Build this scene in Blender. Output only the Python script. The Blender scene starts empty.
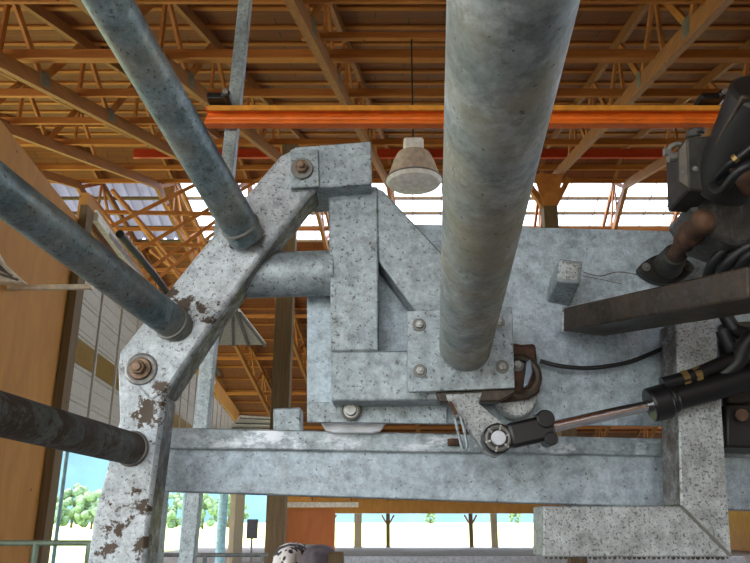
import bpy, bmesh, math, random
from mathutils import Vector, Matrix
random.seed(4)
S = bpy.context.scene
COL = S.collection
F = 730.0; PITCH = math.atan(239/730.0); CH = 1.7
CP, SP = math.cos(PITCH), math.sin(PITCH)
CAMPOS = Vector((0, 0, CH))

def ray(px, py):
    xc = (px-375)/F; yc = (281.5-py)/F
    return Vector((xc, CP-yc*SP, SP+yc*CP))
def at(px, py, Y):                      # point of the place at distance Y into the barn
    r = ray(px, py); return CAMPOS + r*(Y/r.y)
def dp(px, py, d):                      # point at optical depth d
    return CAMPOS + ray(px, py)*d

# ------------------------------------------------------------------ materials
def newmat(name):
    m = bpy.data.materials.new(name); m.use_nodes = True
    nt = m.node_tree; b = nt.nodes['Principled BSDF']
    return m, nt, b
def N(nt, t, **kw):
    n = nt.nodes.new(t)
    for k, v in kw.items():
        if k in n.inputs: n.inputs[k].default_value = v
        else: setattr(n, k, v)
    return n
def ramp(nt, fac, stops):
    r = nt.nodes.new('ShaderNodeValToRGB')
    el = r.color_ramp.elements
    el[0].position, el[0].color = stops[0][0], (*stops[0][1], 1)
    el[1].position, el[1].color = stops[-1][0], (*stops[-1][1], 1)
    for p, c in stops[1:-1]:
        e = el.new(p); e.color = (*c, 1)
    nt.links.new(fac, r.inputs[0]); return r
def mix(nt, fac, a, b, mode='MIX'):
    m = nt.nodes.new('ShaderNodeMix'); m.data_type = 'RGBA'; m.blend_type = mode
    for i, v in ((0, fac), (6, a), (7, b)):
        if isinstance(v, (int, float)): m.inputs[i].default_value = v
        elif isinstance(v, tuple): m.inputs[i].default_value = (*v, 1)
        else: nt.links.new(v, m.inputs[i])
    return m.outputs[2]
def coords(nt, scale=(1, 1, 1), obj=True):
    tc = nt.nodes.new('ShaderNodeTexCoord'); mp = nt.nodes.new('ShaderNodeMapping')
    mp.inputs['Scale'].default_value = scale
    nt.links.new(tc.outputs['Object'], mp.inputs[0]); return mp.outputs[0]
def tex(nt, v, t, **kw):
    n = N(nt, t, **kw); nt.links.new(v, n.inputs['Vector']); return n

def galv(name, lo=(.19, .23, .25), hi=(.36, .41, .435), dirt=.0, spk=.5, spkscale=90, rough=.5, metal=.35, dirtcol=(.045, .028, .015), warm=0.0, bump=.25, spots=(), side=None, splash=0, stk=.22):
    m, nt, b = newmat(name)
    v = coords(nt)
    n1 = tex(nt, v, 'ShaderNodeTexNoise', Scale=7.0, Detail=6.0, Roughness=.65)
    base = ramp(nt, n1.outputs[0], [(.32, lo), (.68, hi)]).outputs[0]
    vo = tex(nt, v, 'ShaderNodeTexVoronoi', Scale=130.0)
    g = ramp(nt, vo.outputs['Color'], [(0, (.86, .86, .86)), (1, (1.1, 1.1, 1.1))]).outputs[0]
    c = mix(nt, 1.0, base, g, 'MULTIPLY')
    n8 = tex(nt, v, 'ShaderNodeTexNoise', Scale=26.0, Detail=8.0, Roughness=.75)
    c = mix(nt, 1.0, c, ramp(nt, n8.outputs[0], [(.33, (.58, .58, .56)), (.5, (1, 1, 1)), (.68, (1.35, 1.35, 1.36))]).outputs[0], 'MULTIPLY')
    # streaks
    v2 = coords(nt, (40, 40, 5))
    n2 = tex(nt, v2, 'ShaderNodeTexNoise', Scale=1.0, Detail=3.0)
    st = ramp(nt, n2.outputs[0], [(.55, (0, 0, 0)), (.75, (1, 1, 1))]).outputs[0]
    c = mix(nt, mix(nt, 1.0, st, (stk, stk, stk), 'MULTIPLY'), c, (.50, .54, .56))
    if warm:
        n5 = tex(nt, v, 'ShaderNodeTexNoise', Scale=4.0, Detail=3.0)
        w = ramp(nt, n5.outputs[0], [(.42, (0, 0, 0)), (.62, (warm,)*3)]).outputs[0]
        c = mix(nt, w, c, (.34, .27, .16))
    # speckles
    n3 = tex(nt, v, 'ShaderNodeTexNoise', Scale=float(spkscale), Detail=2.0, Roughness=.6)
    a = .68-.14*spk
    sp = ramp(nt, n3.outputs[0], [(a, (0, 0, 0)), (a+.05, (1, 1, 1))]).outputs[0]
    c = mix(nt, mix(nt, 1.0, sp, (.75, .75, .75), 'MULTIPLY'), c, (.06, .052, .045))
    if dirt:
        n4 = tex(nt, v, 'ShaderNodeTexNoise', Scale=9.0, Detail=9.0, Roughness=.72)
        a = .70-.25*dirt
        dm = ramp(nt, n4.outputs[0], [(a, (0, 0, 0)), (a+.04, (1, 1, 1))]).outputs[0]
        c = mix(nt, dm, c, dirtcol)
    if splash:
        n6 = tex(nt, coords(nt, (1, 1, 2.2)), 'ShaderNodeTexNoise', Scale=6.0, Detail=8.0, Roughness=.75)
        w = ramp(nt, n6.outputs[0], [(.52, (0, 0, 0)), (.60, (splash,)*3)]).outputs[0]
        c = mix(nt, w, c, (.62, .65, .70))
    if spots or side is not None:
        n7 = tex(nt, v, 'ShaderNodeTexNoise', Scale=28.0, Detail=6.0, Roughness=.7)
        for ctr, rad in spots:
            d = N(nt, 'ShaderNodeVectorMath', operation='DISTANCE'); nt.links.new(v, d.inputs[0]); d.inputs[1].default_value = ctr
            q = N(nt, 'ShaderNodeMath', operation='MULTIPLY_ADD'); nt.links.new(n7.outputs[0], q.inputs[0]); q.inputs[1].default_value = -rad*7
            nt.links.new(d.outputs['Value'], q.inputs[2])
            w = ramp(nt, q.outputs[0], [(0, (1, 1, 1)), (.012, (0, 0, 0))])
            q2 = N(nt, 'ShaderNodeMath', operation='ADD'); nt.links.new(q.outputs[0], q2.inputs[0]); q2.inputs[1].default_value = rad*2.9
            nt.links.new(q2.outputs[0], w.inputs[0])
            c = mix(nt, w.outputs[0], c, dirtcol)
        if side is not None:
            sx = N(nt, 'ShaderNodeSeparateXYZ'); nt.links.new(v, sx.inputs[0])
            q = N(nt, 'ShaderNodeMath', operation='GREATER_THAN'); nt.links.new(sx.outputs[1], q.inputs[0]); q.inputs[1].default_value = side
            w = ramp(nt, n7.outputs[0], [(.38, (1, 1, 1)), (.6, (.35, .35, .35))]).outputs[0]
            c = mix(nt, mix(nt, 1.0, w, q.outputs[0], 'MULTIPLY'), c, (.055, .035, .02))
    nt.links.new(c, b.inputs['Base Color'])
    b.inputs['Metallic'].default_value = metal
    rr = ramp(nt, n1.outputs[0], [(.3, (rough-.12,)*3), (.7, (rough+.15,)*3)]).outputs[0]
    nt.links.new(rr, b.inputs['Roughness'])
    bp = N(nt, 'ShaderNodeBump', Strength=bump, Distance=.004)
    nt.links.new(n3.outputs[0], bp.inputs['Height']); nt.links.new(bp.outputs[0], b.inputs['Normal'])
    return m
def wood(name, a, c2, scale=(1, 1, 1), knots=True, rough=.7, sheet=None):
    m, nt, b = newmat(name)
    v = coords(nt, scale)
    n1 = tex(nt, v, 'ShaderNodeTexNoise', Scale=3.0, Detail=7.0, Roughness=.6, Distortion=.6)
    c = ramp(nt, n1.outputs[0], [(.3, a), (.7, c2)]).outputs[0]
    if knots:
        vv = coords(nt)
        vo = tex(nt, vv, 'ShaderNodeTexVoronoi', Scale=2.6)
        k = ramp(nt, vo.outputs['Distance'], [(.035, (1, 1, 1)), (.06, (0, 0, 0))]).outputs[0]
        c = mix(nt, k, c, (a[0]*.3, a[1]*.25, a[2]*.25))
    if sheet:
        br = tex(nt, coords(nt, sheet), 'ShaderNodeTexBrick', Scale=1.0)
        br.inputs['Mortar Size'].default_value = .006
        br.inputs['Color1'].default_value = (1, 1, 1, 1); br.inputs['Color2'].default_value = (.8, .78, .74, 1)
        br.inputs['Mortar'].default_value = (.35, .3, .25, 1)
        c = mix(nt, 1.0, c, br.outputs[0], 'MULTIPLY')
    nt.links.new(c, b.inputs['Base Color']); b.inputs['Roughness'].default_value = rough
    return m
def plain(name, col, rough=.6, metal=0.0, var=.25, scale=12.0):
    m, nt, b = newmat(name)
    n = tex(nt, coords(nt), 'ShaderNodeTexNoise', Scale=scale, Detail=5.0)
    lo = tuple(x*(1-var) for x in col); hi = tuple(min(1, x*(1+var)) for x in col)
    c = ramp(nt, n.outputs[0], [(.3, lo), (.7, hi)]).outputs[0]
    nt.links.new(c, b.inputs['Base Color'])
    b.inputs['Roughness'].default_value = rough; b.inputs['Metallic'].default_value = metal
    return m

M = {}
M['galv'] = galv('galvanised steel')
M['galv_panel'] = galv('galvanised panel', (.25, .305, .345), (.38, .445, .49), spk=.1, spkscale=110)
M['galv_speck'] = galv('speckled galvanised', (.25, .27, .27), (.42, .445, .45), dirt=.02, spk=.8, spkscale=140)
_ax = at(128, 500, 2.07).x
def _sp(px, py): q = at(px, py, 2.012); return (q.x-_ax, -.058, q.z)
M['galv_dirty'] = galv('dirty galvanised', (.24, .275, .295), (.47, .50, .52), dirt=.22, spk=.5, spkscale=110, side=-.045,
    spots=[(_sp(184, 303), .035), (_sp(203, 313), .03), (_sp(170, 292), .02), (_sp(150, 412), .045), (_sp(158, 385), .02), (_sp(232, 246), .015), (_sp(118, 528), .03), (_sp(138, 505), .025), (_sp(108, 548), .03), (_sp(140, 545), .03)])
M['galv_beam'] = galv('galvanised beam', (.22, .27, .31), (.40, .465, .51), dirt=0, spk=.12, spkscale=80)
M['galv_pipe'] = galv('weathered galvanised pipe', (.06, .10, .12), (.20, .25, .27), dirt=.08, spk=.5, spkscale=90, warm=.35, rough=.48, metal=.45)
M['galv_big'] = galv('large galvanised pipe', (.14, .175, .185), (.28, .31, .31), dirt=0, spk=.1, spkscale=70, warm=.5, splash=.3, rough=.62, metal=.3)
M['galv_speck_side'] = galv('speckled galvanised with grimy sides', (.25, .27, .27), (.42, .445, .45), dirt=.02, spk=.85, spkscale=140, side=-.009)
M['galv_splash'] = galv('stained galvanised', spk=.15, splash=.7)
M['mud'] = galv('mud caked steel', (.045, .05, .043), (.12, .125, .11), stk=.06, dirt=.8, spk=1, spkscale=50, metal=.1, rough=.7, bump=.8)
M['greasy'] = galv('greasy brown steel', (.028, .02, .012), (.07, .05, .033), stk=.04, dirt=.3, spk=.8, spkscale=60, metal=.2, rough=.45)
M['darkmetal'] = plain('dark machine metal', (.016, .015, .014), .5, .3, .5)
M['castdark'] = plain('dark cast housing', (.03, .027, .022), .6, .2, .5, 25)
M['spkdark'] = galv('speckled dark housing', (.035, .034, .032), (.10, .10, .095), dirt=.1, spk=1.0, spkscale=120, metal=.2)
M['rust'] = plain('rusty steel', (.075, .035, .018), .75, .2, .6, 30)
M['black'] = plain('black paint', (.005, .005, .006), .38, .0, .3)
M['rubber'] = plain('black rubber', (.006, .006, .007), .5)
M['chrome'] = plain('chrome rod', (.8, .8, .85), .22, 1.0, .03)
M['bolt'] = plain('zinc bolt', (.33, .33, .32), .4, .6, .3, 60)
M['boltrust'] = plain('rusted bolt', (.20, .13, .085), .6, .4, .5, 60)
M['brass'] = plain('brass fitting', (.30, .2, .07), .45, .7)
M['white_pin'] = plain('painted pin', (.50, .52, .56), .4)
M['steelblue'] = plain('bluish worn steel', (.2, .25, .32), .35, .6)
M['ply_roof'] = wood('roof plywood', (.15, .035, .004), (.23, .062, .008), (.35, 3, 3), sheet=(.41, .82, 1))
M['ply_wall'] = wood('wall plywood', (.36, .155, .026), (.48, .22, .042), (1.2, 1.2, .5))
M['ply_red'] = wood('red brown plywood', (.42, .12, .03), (.52, .17, .04), (1, 1, .3))
M['lumber'] = wood('lumber', (.33, .108, .016), (.52, .205, .042), (1, 1, 1), rough=.65)
M['lumber_x'] = wood('lumber purlin', (.31, .10, .013), (.48, .18, .03), (.4, 8, 8))
M['chord'] = wood('glued chord', (.20, .07, .016), (.33, .13, .032), (8, .5, 8))
M['post'] = wood('grey brown post', (.10, .062, .025), (.17, .11, .05), (6, 6, .5))
M['post_pale'] = wood('pale post', (.3, .24, .16), (.45, .37, .25), (6, 6, .5))
M['orange'] = plain('orange paint', (.74, .145, .012), .42, 0, .15, 8)
M['redorange'] = plain('red orange paint', (.45, .04, .008), .5, 0, .15)
M['plate'] = plain('nail plate', (.16, .155, .14), .5, .4)
M['white'] = plain('white door panel', (.50, .47, .42), .5, 0, .08)
M['whitetrack'] = plain('white track', (.7, .66, .56), .5)
M['pane_brown'] = plain('brown tinted pane', (.26, .17, .05), .3, 0, .15)
M['concrete'] = plain('concrete', (.26, .25, .23), .85, 0, .25, 3)
M['yard'] = plain('pale gravel', (.42, .41, .40), .9, 0, .15, 6)  # for the added yard, pale and neutral to reflect light into the barn
M['grass'] = plain('meadow', (.42, .50, .16), .9, 0, .15, .08)
M['hill'] = plain('forest slope with painted haze', (.06, .135, .18), .95, 0, .2, .03)  # bluish base colour stands in for aerial haze
M['tree'] = plain('tree leaves', (.11, .18, .10), .9, 0, .4, 1.2)
M['bark'] = plain('tree bark', (.12, .08, .05), .9)
M['lampglass'] = plain('frosted lens', (.92, .88, .82), .35)
M['lampbody'] = plain('lamp housing', (.60, .50, .42), .5)
M['railgreen'] = plain('green grey rail', (.16, .22, .17), .5, .2)
M['teal'] = plain('pale teal pipe', (.30, .52, .58), .5)
M['elbox'] = plain('black box', (.03, .03, .035), .5)
def cowmat():
    m, nt, b = newmat('cow hide')
    n = tex(nt, coords(nt), 'ShaderNodeTexNoise', Scale=3.2, Detail=2.0)
    c = ramp(nt, n.outputs[0], [(.49, (.03, .025, .03)), (.51, (.75, .7, .66))]).outputs[0]
    nt.links.new(c, b.inputs['Base Color']); b.inputs['Roughness'].default_value = .8
    return m
M['cow'] = cowmat()
M['cow_dark'] = plain('grey brown hide', (.10, .08, .09), .8, 0, .5, 4)
def sheetmat(name, tr, col, tl=.9):
    m, nt, b = newmat(name); nt.nodes.remove(b)
    out = [n for n in nt.nodes if n.type == 'OUTPUT_MATERIAL'][0]
    t = N(nt, 'ShaderNodeBsdfTransparent'); t.inputs[0].default_value = (*col, 1)
    d = N(nt, 'ShaderNodeBsdfTranslucent'); d.inputs[0].default_value = (tl, tl, tl*1.08, 1)
    n = tex(nt, coords(nt), 'ShaderNodeTexNoise', Scale=1.5, Detail=3.0)
    r = ramp(nt, n.outputs[0], [(.3, (tr-.05,)*3), (.7, (tr+.05,)*3)])
    mx = N(nt, 'ShaderNodeMixShader'); nt.links.new(r.outputs[0], mx.inputs[0])
    nt.links.new(d.outputs[0], mx.inputs[1]); nt.links.new(t.outputs[0], mx.inputs[2])
    nt.links.new(mx.outputs[0], out.inputs[0]); return m
M['clear'] = sheetmat('clear roof sheet', .8, (.95, .97, 1))
M['corr'] = sheetmat('milky corrugated sheet', .06, (.6, .62, .7), .22)

# ------------------------------------------------------------------ mesh tools
class MB:
    def __init__(s): s.bm = bmesh.new()
    def quadmesh(s, vs, fs):
        v = [s.bm.verts.new(p) for p in vs]
        for f in fs: s.bm.faces.new([v[i] for i in f])
        return s
    def hexa(s, a, b):                        # two quads -> closed hexahedron
        n = len(a)
        fs = [list(range(n))[::-1], list(range(n, 2*n))]
        for i in range(n):
            j = (i+1) % n; fs.append([i, j, n+j, n+i])
        return s.quadmesh(list(a)+list(b), fs)
    def box(s, x0, x1, y0, y1, z0, z1):
        a = [Vector(p) for p in ((x0, y0, z0), (x1, y0, z0), (x1, y0, z1), (x0, y0, z1))]
        return s.hexa(a, [p+Vector((0, y1-y0, 0)) for p in a])
    def prism(s, pix, Y, depth):              # outline on the vertical plane Y, given depth
        a = [at(x, y, Y) for x, y in pix]
        return s.hexa(a, [p+Vector((0, depth, 0)) for p in a])
    def frame(s, p, q, up=Vector((0, 0, 1))):
        d = (q-p).normalized()
        if abs(d.dot(up)) > .98: up = Vector((0, 1, 0))
        r = d.cross(up).normalized(); u = r.cross(d).normalized()
        return d, r, u
    def tube(s, p, q, r0, r1=None, n=24, cap=True):
        p, q = Vector(p), Vector(q); r1 = r0 if r1 is None else r1
        d, r, u = s.frame(p, q)
        A = [s.bm.verts.new(p+(r*math.cos(t)+u*math.sin(t))*r0) for t in [2*math.pi*i/n for i in range(n)]]
        B = [s.bm.verts.new(q+(r*math.cos(t)+u*math.sin(t))*r1) for t in [2*math.pi*i/n for i in range(n)]]
        for i in range(n):
            j = (i+1) % n; s.bm.faces.new([A[i], A[j], B[j], B[i]])
        if cap: s.bm.faces.new(A[::-1]); s.bm.faces.new(B)
        return s
    def pipe(s, p, q, r, rin, n=28):          # hollow pipe
        d, ri, u = s.frame(p, q)
        rg = []
        for c, rr in ((p, r), (q, r), (q, rin), (p, rin)):
            rg.append([s.bm.verts.new(c+(ri*math.cos(t)+u*math.sin(t))*rr) for t in [2*math.pi*i/n for i in range(n)]])
        for k in range(4):
            A, B = rg[k], rg[(k+1) % 4]
            for i in range(n):
                j = (i+1) % n; s.bm.faces.new([A[i], A[j], B[j], B[i]])
        return s
    def bar(s, p, q, w, h, up=Vector((0, 0, 1))):
        p, q = Vector(p), Vector(q); d, r, u = s.frame(p, q, up)
        a = [p+r*x*w/2+u*y*h/2 for x, y in ((-1, -1), (1, -1), (1, 1), (-1, 1))]
        return s.hexa(a, [v+(q-p) for v in a])
    def ring(s, c, d, R, r, n=24, m=8):
        c = Vector(c); d = Vector(d).normalized(); _, a, b = s.frame(c, c+d)
        g = []
        for i in range(n):
            t = 2*math.pi*i/n; o = a*math.cos(t)+b*math.sin(t)
            g.append([s.bm.verts.new(c+o*(R+r*math.cos(k*2*math.pi/m))+d*r*math.sin(k*2*math.pi/m)) for k in range(m)])
        for i in range(n):
            for k in range(m):
                s.bm.faces.new([g[i][k], g[(i+1) % n][k], g[(i+1) % n][(k+1) % m], g[i][(k+1) % m]])
        return s
    def path(s, pts, r, n=12):                # smooth tube through points
        P = [Vector(p) for p in pts]; out = []
        Q = [P[0]]+P+[P[-1]]
        for i in range(1, len(Q)-2):
            for k in range(8):
                t = k/8; a, b, c, d = Q[i-1], Q[i], Q[i+1], Q[i+2]
                out.append(.5*((2*b)+(c-a)*t+(2*a-5*b+4*c-d)*t*t+(-a+3*b-3*c+d)*t**3))
        out.append(P[-1])
        prev = None; rings = []
        for i, p in enumerate(out):
            d = (out[min(i+1, len(out)-1)]-out[max(i-1, 0)]).normalized()
            ref = prev if prev is not None else (Vector((0, 0, 1)) if abs(d.z) < .9 else Vector((1, 0, 0)))
            u = (ref-d*ref.dot(d)).normalized(); prev = u; rr = d.cross(u)
            rings.append([s.bm.verts.new(p+(u*math.cos(t)+rr*math.sin(t))*r) for t in [2*math.pi*k/n for k in range(n)]])
        for A, B in zip(rings, rings[1:]):
            for i in range(n): s.bm.faces.new([A[i], A[(i+1) % n], B[(i+1) % n], B[i]])
        s.bm.faces.new(rings[0][::-1]); s.bm.faces.new(rings[-1]); return s
    def lathe(s, c, prof, n=32):              # profile (r, z) about vertical axis
        c = Vector(c); g = [[s.bm.verts.new(c+Vector((r*math.cos(2*math.pi*i/n), r*math.sin(2*math.pi*i/n), z))) for i in range(n)] for r, z in prof]
        for A, B in zip(g, g[1:]):
            for i in range(n): s.bm.faces.new([A[i], A[(i+1) % n], B[(i+1) % n], B[i]])
        s.bm.faces.new(g[0][::-1]); s.bm.faces.new(g[-1]); return s
    def build(s, name, mat, parent=None, bevel=0, smooth=False, seg=2):
        bmesh.ops.recalc_face_normals(s.bm, faces=s.bm.faces)
        if parent is None:
            xs = [v.co for v in s.bm.verts]
            org = Vector(((min(v.x for v in xs)+max(v.x for v in xs))/2, (min(v.y for v in xs)+max(v.y for v in xs))/2, min(v.z for v in xs)))
        else:
            org = Vector(parent['_o'])
        bmesh.ops.translate(s.bm, verts=s.bm.verts, vec=-org)
        me = bpy.data.meshes.new(name); s.bm.to_mesh(me); s.bm.free()
        me.materials.append(M[mat] if isinstance(mat, str) else mat)
        o = bpy.data.objects.new(name, me); COL.objects.link(o)
        if parent is None: o.location = org
        else: o.parent = parent
        o['_o'] = org
        if bevel:
            b = o.modifiers.new('bevel', 'BEVEL'); b.width = bevel; b.segments = seg; b.limit_method = 'ANGLE'; b.angle_limit = math.radians(40)
        if smooth or bevel:
            for p in me.polygons: p.use_smooth = True
            if len(me.polygons) < 60000:
                me.set_sharp_from_angle(angle=math.radians(35))
        return o
def thing(name, label, cat, loc=(0, 0, 0), group=None):
    o = bpy.data.objects.new(name, None); COL.objects.link(o); o.location = loc; o['_o'] = Vector(loc)
    o.empty_display_size = .1
    return tag(o, label, cat, group)
def tag(o, label=None, cat=None, group=None, kind=None):
    if label: o['label'] = label
    if cat: o['category'] = cat
    if group: o['group'] = group
    if kind: o['kind'] = kind
    return o
def struct(o, label=None):
    o['kind'] = 'structure'
    if label: o['label'] = label
    return o
def dup(root, loc, label=None):
    r = root.copy(); COL.objects.link(r); r.location = loc
    if label: r['label'] = label
    for ch in list(root.children):
        c = ch.copy(); COL.objects.link(c); c.parent = r
        for g in ch.children:
            d = g.copy(); COL.objects.link(d); d.parent = c
    return r
def hexbolt(c, d, R, parent, mat='bolt', name='bolt', wmat=None, nut=True):
    c = Vector(c); d = Vector(d).normalized()
    m = MB();     m.tube(c+d*R*.22, c+d*R*.75, R*.62, n=6)
    m.tube(c+d*R*.75, c+d*R*1.05, R*.33, n=12)
    o = m.build(name, mat, parent, bevel=R*.08)
    MB().tube(c, c+d*R*.2, R, n=28).build('washer', wmat or 'plate', o, bevel=R*.06)
    return o
TOCAM = Vector((0, -1, 0))

# ------------------------------------------------------------------ roof
SL = .306
YR = 22.0
def zb(Y): return 5.5+SL*Y if Y < YR else 5.5+SL*YR-SL*(Y-YR)      # underside line of the trusses
def zt(Y): return zb(Y)+1.3
YE, YF = -6.0, 52.0
XL, XR = -13.0, 22.0
def gx(Y): return -17.0              # gable line
def slab(y0, y1, name, mat, lift, th, cx=None):
    m = MB()
    xl0, xl1 = gx(y0)-.1, gx(y1)-.1
    a = [Vector((xl0, y0, zt(y0)+lift)), Vector((XR, y0, zt(y0)+lift)), Vector((XR, y0, zt(y0)+lift+th)), Vector((xl0, y0, zt(y0)+lift+th))]
    b = [Vector((xl1, y1, zt(y1)+lift)), Vector((XR, y1, zt(y1)+lift)), Vector((XR, y1, zt(y1)+lift+th)), Vector((xl1, y1, zt(y1)+lift+th))]
    m.hexa(a, b); return m.build(name, mat)
SK0, SK1 = 23.6, 26.9
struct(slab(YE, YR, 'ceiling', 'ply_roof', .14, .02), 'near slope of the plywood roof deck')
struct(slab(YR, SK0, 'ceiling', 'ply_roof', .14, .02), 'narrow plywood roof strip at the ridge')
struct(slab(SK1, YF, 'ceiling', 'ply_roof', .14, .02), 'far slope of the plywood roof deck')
def slabx(name, mat, x0, x1, label):
    m = MB(); A = [Vector((x, y, zt(y)+.15)) for x, y in ((x0, SK0), (x1, SK0), (x1, SK1), (x0, SK1))]
    m.hexa(A, [p+Vector((0, 0, .01)) for p in A]); return struct(m.build(name, mat), label)
slabx('window_1', 'clear', -7.0, XR, 'bright clear skylight strip below the ridge')
m = MB(); rows = []; x = -17.0
while x <= -7.55:
    zz = .2+.1*math.sin(x*2*math.pi/.42)
    rows.append((m.bm.verts.new((x, SK0, zt(SK0)+zz)), m.bm.verts.new((x, SK1, zt(SK1)+zz)))); x += .07
for A, B in zip(rows, rows[1:]): m.bm.faces.new([A[0], B[0], B[1], A[1]])
o = m.build('window_2', 'corr', smooth=True); s_ = o.modifiers.new('t', 'SOLIDIFY'); s_.thickness = .006
struct(o, 'milky corrugated skylight sheets at the left below the ridge')
for i in range(26):
    x = -6.2+.95*i+.15*math.sin(i*3.1)
    m = MB(); m.bar((x, SK0+.05, zt(SK0+.05)+.12), (x+.12, SK1-.05, zt(SK1-.05)+.12), .035, .03)
    tag(m.build('skylight_rib', 'plate'), 'thin dark rib running down the bright skylight strip', 'rib', 'ribs of the skylight')
m = MB(); m.hexa([Vector((-7.6, SK0, zt(SK0)+.05)), Vector((-6.95, SK0, zt(SK0)+.05)), Vector((-6.95, SK1, zt(SK1)+.05)), Vector((-7.6, SK1, zt(SK1)+.05))],
 [Vector((-7.6, SK0, zt(SK0)+.17)), Vector((-6.95, SK0, zt(SK0)+.17)), Vector((-6.95, SK1, zt(SK1)+.17)), Vector((-7.6, SK1, zt(SK1)+.17))])
struct(m.build('trim_2', 'ply_roof'), 'plywood strip between the milky and the clear skylight')

def purlin(Y, w, h, dz, name, label, group, cat, mat='lumber_x'):
    m = MB(); z = zt(Y)+dz if cat == 'purlin' else zb(Y)+dz
    x0 = gx(Y)+.05
    m.box(x0, XR-.1, Y-w/2, Y+w/2, z, z+h)
    o = m.build(name, mat); tag(o, label, cat, group)
Y = YE+.4
while Y < YR-.2:
    purlin(Y, .09, .05, .085, 'roof_purlin', 'flat lumber purlin under the near plywood roof slope', 'purlins of the near roof slope', 'purlin'); Y += .85
Y = YR+.8
while Y < YF:
    sky = SK0 < Y < SK1
    purlin(Y, .13 if sky else .09, .09 if sky else .05, .045 if sky else .085, 'roof_purlin', 'lumber purlin crossing the bright skylight strip' if sky else 'flat lumber purlin under the far plywood roof slope',
           'purlins across the skylight' if sky else 'purlins of the far roof slope', 'purlin', 'post' if sky else 'lumber_x'); Y += (.8 if Y < SK1 else 1.3)  # darker wood over the skylight paints in the backlit silhouette
for i in range(7):
    Y = 3.5+2.1*i+.05
    purlin(Y, .05, .16, .11, 'brace_board', 'horizontal brace board across the truss bottom chords', 'brace boards of the near slope', 'brace board')
for Y in (19.6, 22, 24.4, 26.8, 30, 33.5, 37, 41, 45):
    purlin(Y, .06, .14, .11, 'brace_board', 'distant horizontal brace board across the truss chords near and past the ridge', 'brace boards past the ridge', 'brace board')
# doubled light boards beside the most visible braces
for Y in (10.35, 12.4):
    purlin(Y, .14, .05, .27, 'brace_board', 'flat brace board lying on the truss chords near the camera', 'flat boards on the chords', 'brace board')

ROT = -math.atan(.1)
def make_truss():
    t = thing('roof_truss', 'x', 'roof truss', (0, 0, 0), 'wooden trusses of the barn roof')
    def seg(y0, z0, y1, z1, w, h, name, mat, inset=0):
        m = MB(); p, q = Vector((0, y0, z0)), Vector((0, y1, z1))
        m.bar(p, q, w, h); return m.build(name, mat, t)
    for nm, y0, y1 in (('bottom_chord', YE, YR), ('bottom_chord', YR, YF-.1)):
        seg(y0, zb(y0), y1, zb(y1), .12, .26, nm, 'chord')
    for nm, y0, y1 in (('top_chord', YE, YR), ('top_chord', YR, YF-.1)):
        seg(y0, zt(y0)-.02, y1, zt(y1)-.02, .09, .2, nm, 'chord')
    ys = [YE+.3+2.37*i for i in range(11)]+[YR]
    ys = ys[:-1]
    ysf = [YR+.2+2.7*i for i in range(11)]
    for L in (ys, ysf):
        for i, y in enumerate(L):
            nx = L[i+1] if i+1 < len(L) else None
            if nx is None: continue
            mid = (y+nx)/2
            seg(y, zb(y)+.06, mid-.08, zt(mid)-.06, .05, .13, 'web', 'lumber')
            seg(mid+.08, zt(mid)-.06, nx, zb(nx)+.06, .05, .13, 'web', 'lumber')
            seg(mid, zb(mid)+.06, mid, zt(mid)-.06, .045, .1, 'web', 'lumber')
    for i, y in enumerate(ys[2:9]):
        for sx in (-1, 1):
            m = MB(); d = Vector((0, 1, SL)).normalized()
            c = Vector((sx*.062, y, zb(y)+.06)); m.bar(c-d*.14, c+d*.14, .006, .26); m.build('nail_plate', 'plate', t)
    return t
names = {-14.6: 'truss furthest to the left, over the milky corrugated sheets', -12.0: 'truss second from the left end of the roof', -9.4: 'truss just above the top of the plywood partition wall', -6.8: 'truss whose thick chord crosses the upper left corner',
 -4.3: 'truss passing behind the upper left slanted pipe', -1.75: 'truss whose chord drops in the middle left of the large pipe',
 .85: 'truss hidden mostly behind the large vertical pipe', 3.5: 'truss whose wide chord crosses the upper right above the orange beam',
 6.1: 'truss beyond the hydraulic motor at the right edge', 8.7: 'truss second past the right motor towards the right wall', 11.3: 'truss furthest to the right over the steel panel'}
T0 = make_truss(); first = True
for X0, lb in names.items():
    T = T0 if first else dup(T0, (0, 0, 0))
    first = False
    T.location = (X0, 0, 0); T.rotation_euler = (0, 0, ROT); T['label'] = 'orange lumber '+lb

tag(MB().box(-7.4, 18, 20.0, 20.12, zb(20)+.62, zb(20)+.92).build('ridge_beam', 'redorange', bevel=.01),
    'distant red orange painted beam crossing under the ridge', 'beam')

m = MB(); a = [Vector((-17, y, z)) for y, z in ((YE, 6.5), (YF-5, 6.5), (YR, zt(YR)), (YE, zt(YE)+3))]
a = [Vector((-17.02, y, z)) for y, z in ((10, 6.6), (YF-14, 6.6), (YR, zt(YR)))]
m.hexa(a, [p+Vector((-.05, 0, 0)) for p in a]); struct(m.build('wall_left', 'ply_wall'), 'plywood of the far left gable')
# slanting sway braces between trusses, below the ridge at the left
for k, (x0, y0, z0, x1, y1, z1) in enumerate(((100, 232, 15, 235, 165, 17), (118, 262, 16, 262, 178, 18), (132, 282, 17, 250, 196, 19), (150, 250, 19, 215, 300, 21), (168, 205, 19, 245, 330, 23), (112, 190, 15.5, 175, 262, 18), (126, 205, 17, 196, 300, 20), (140, 292, 18, 228, 222, 20), (150, 300, 19, 232, 250, 21), (100, 212, 16, 214, 214, 17), (118, 244, 17, 232, 246, 18), (182, 190, 18, 226, 292, 20), (90, 196, 15, 150, 270, 17))):
    m = MB(); m.bar(at(x0, y0, z0), at(x1, y1, z1), .07, .09)
    tag(m.build('sway_brace', 'lumber'), 'slanted sway brace among the trusses left of the galvanised arm', 'timber', 'sway braces left of the arm')

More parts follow.
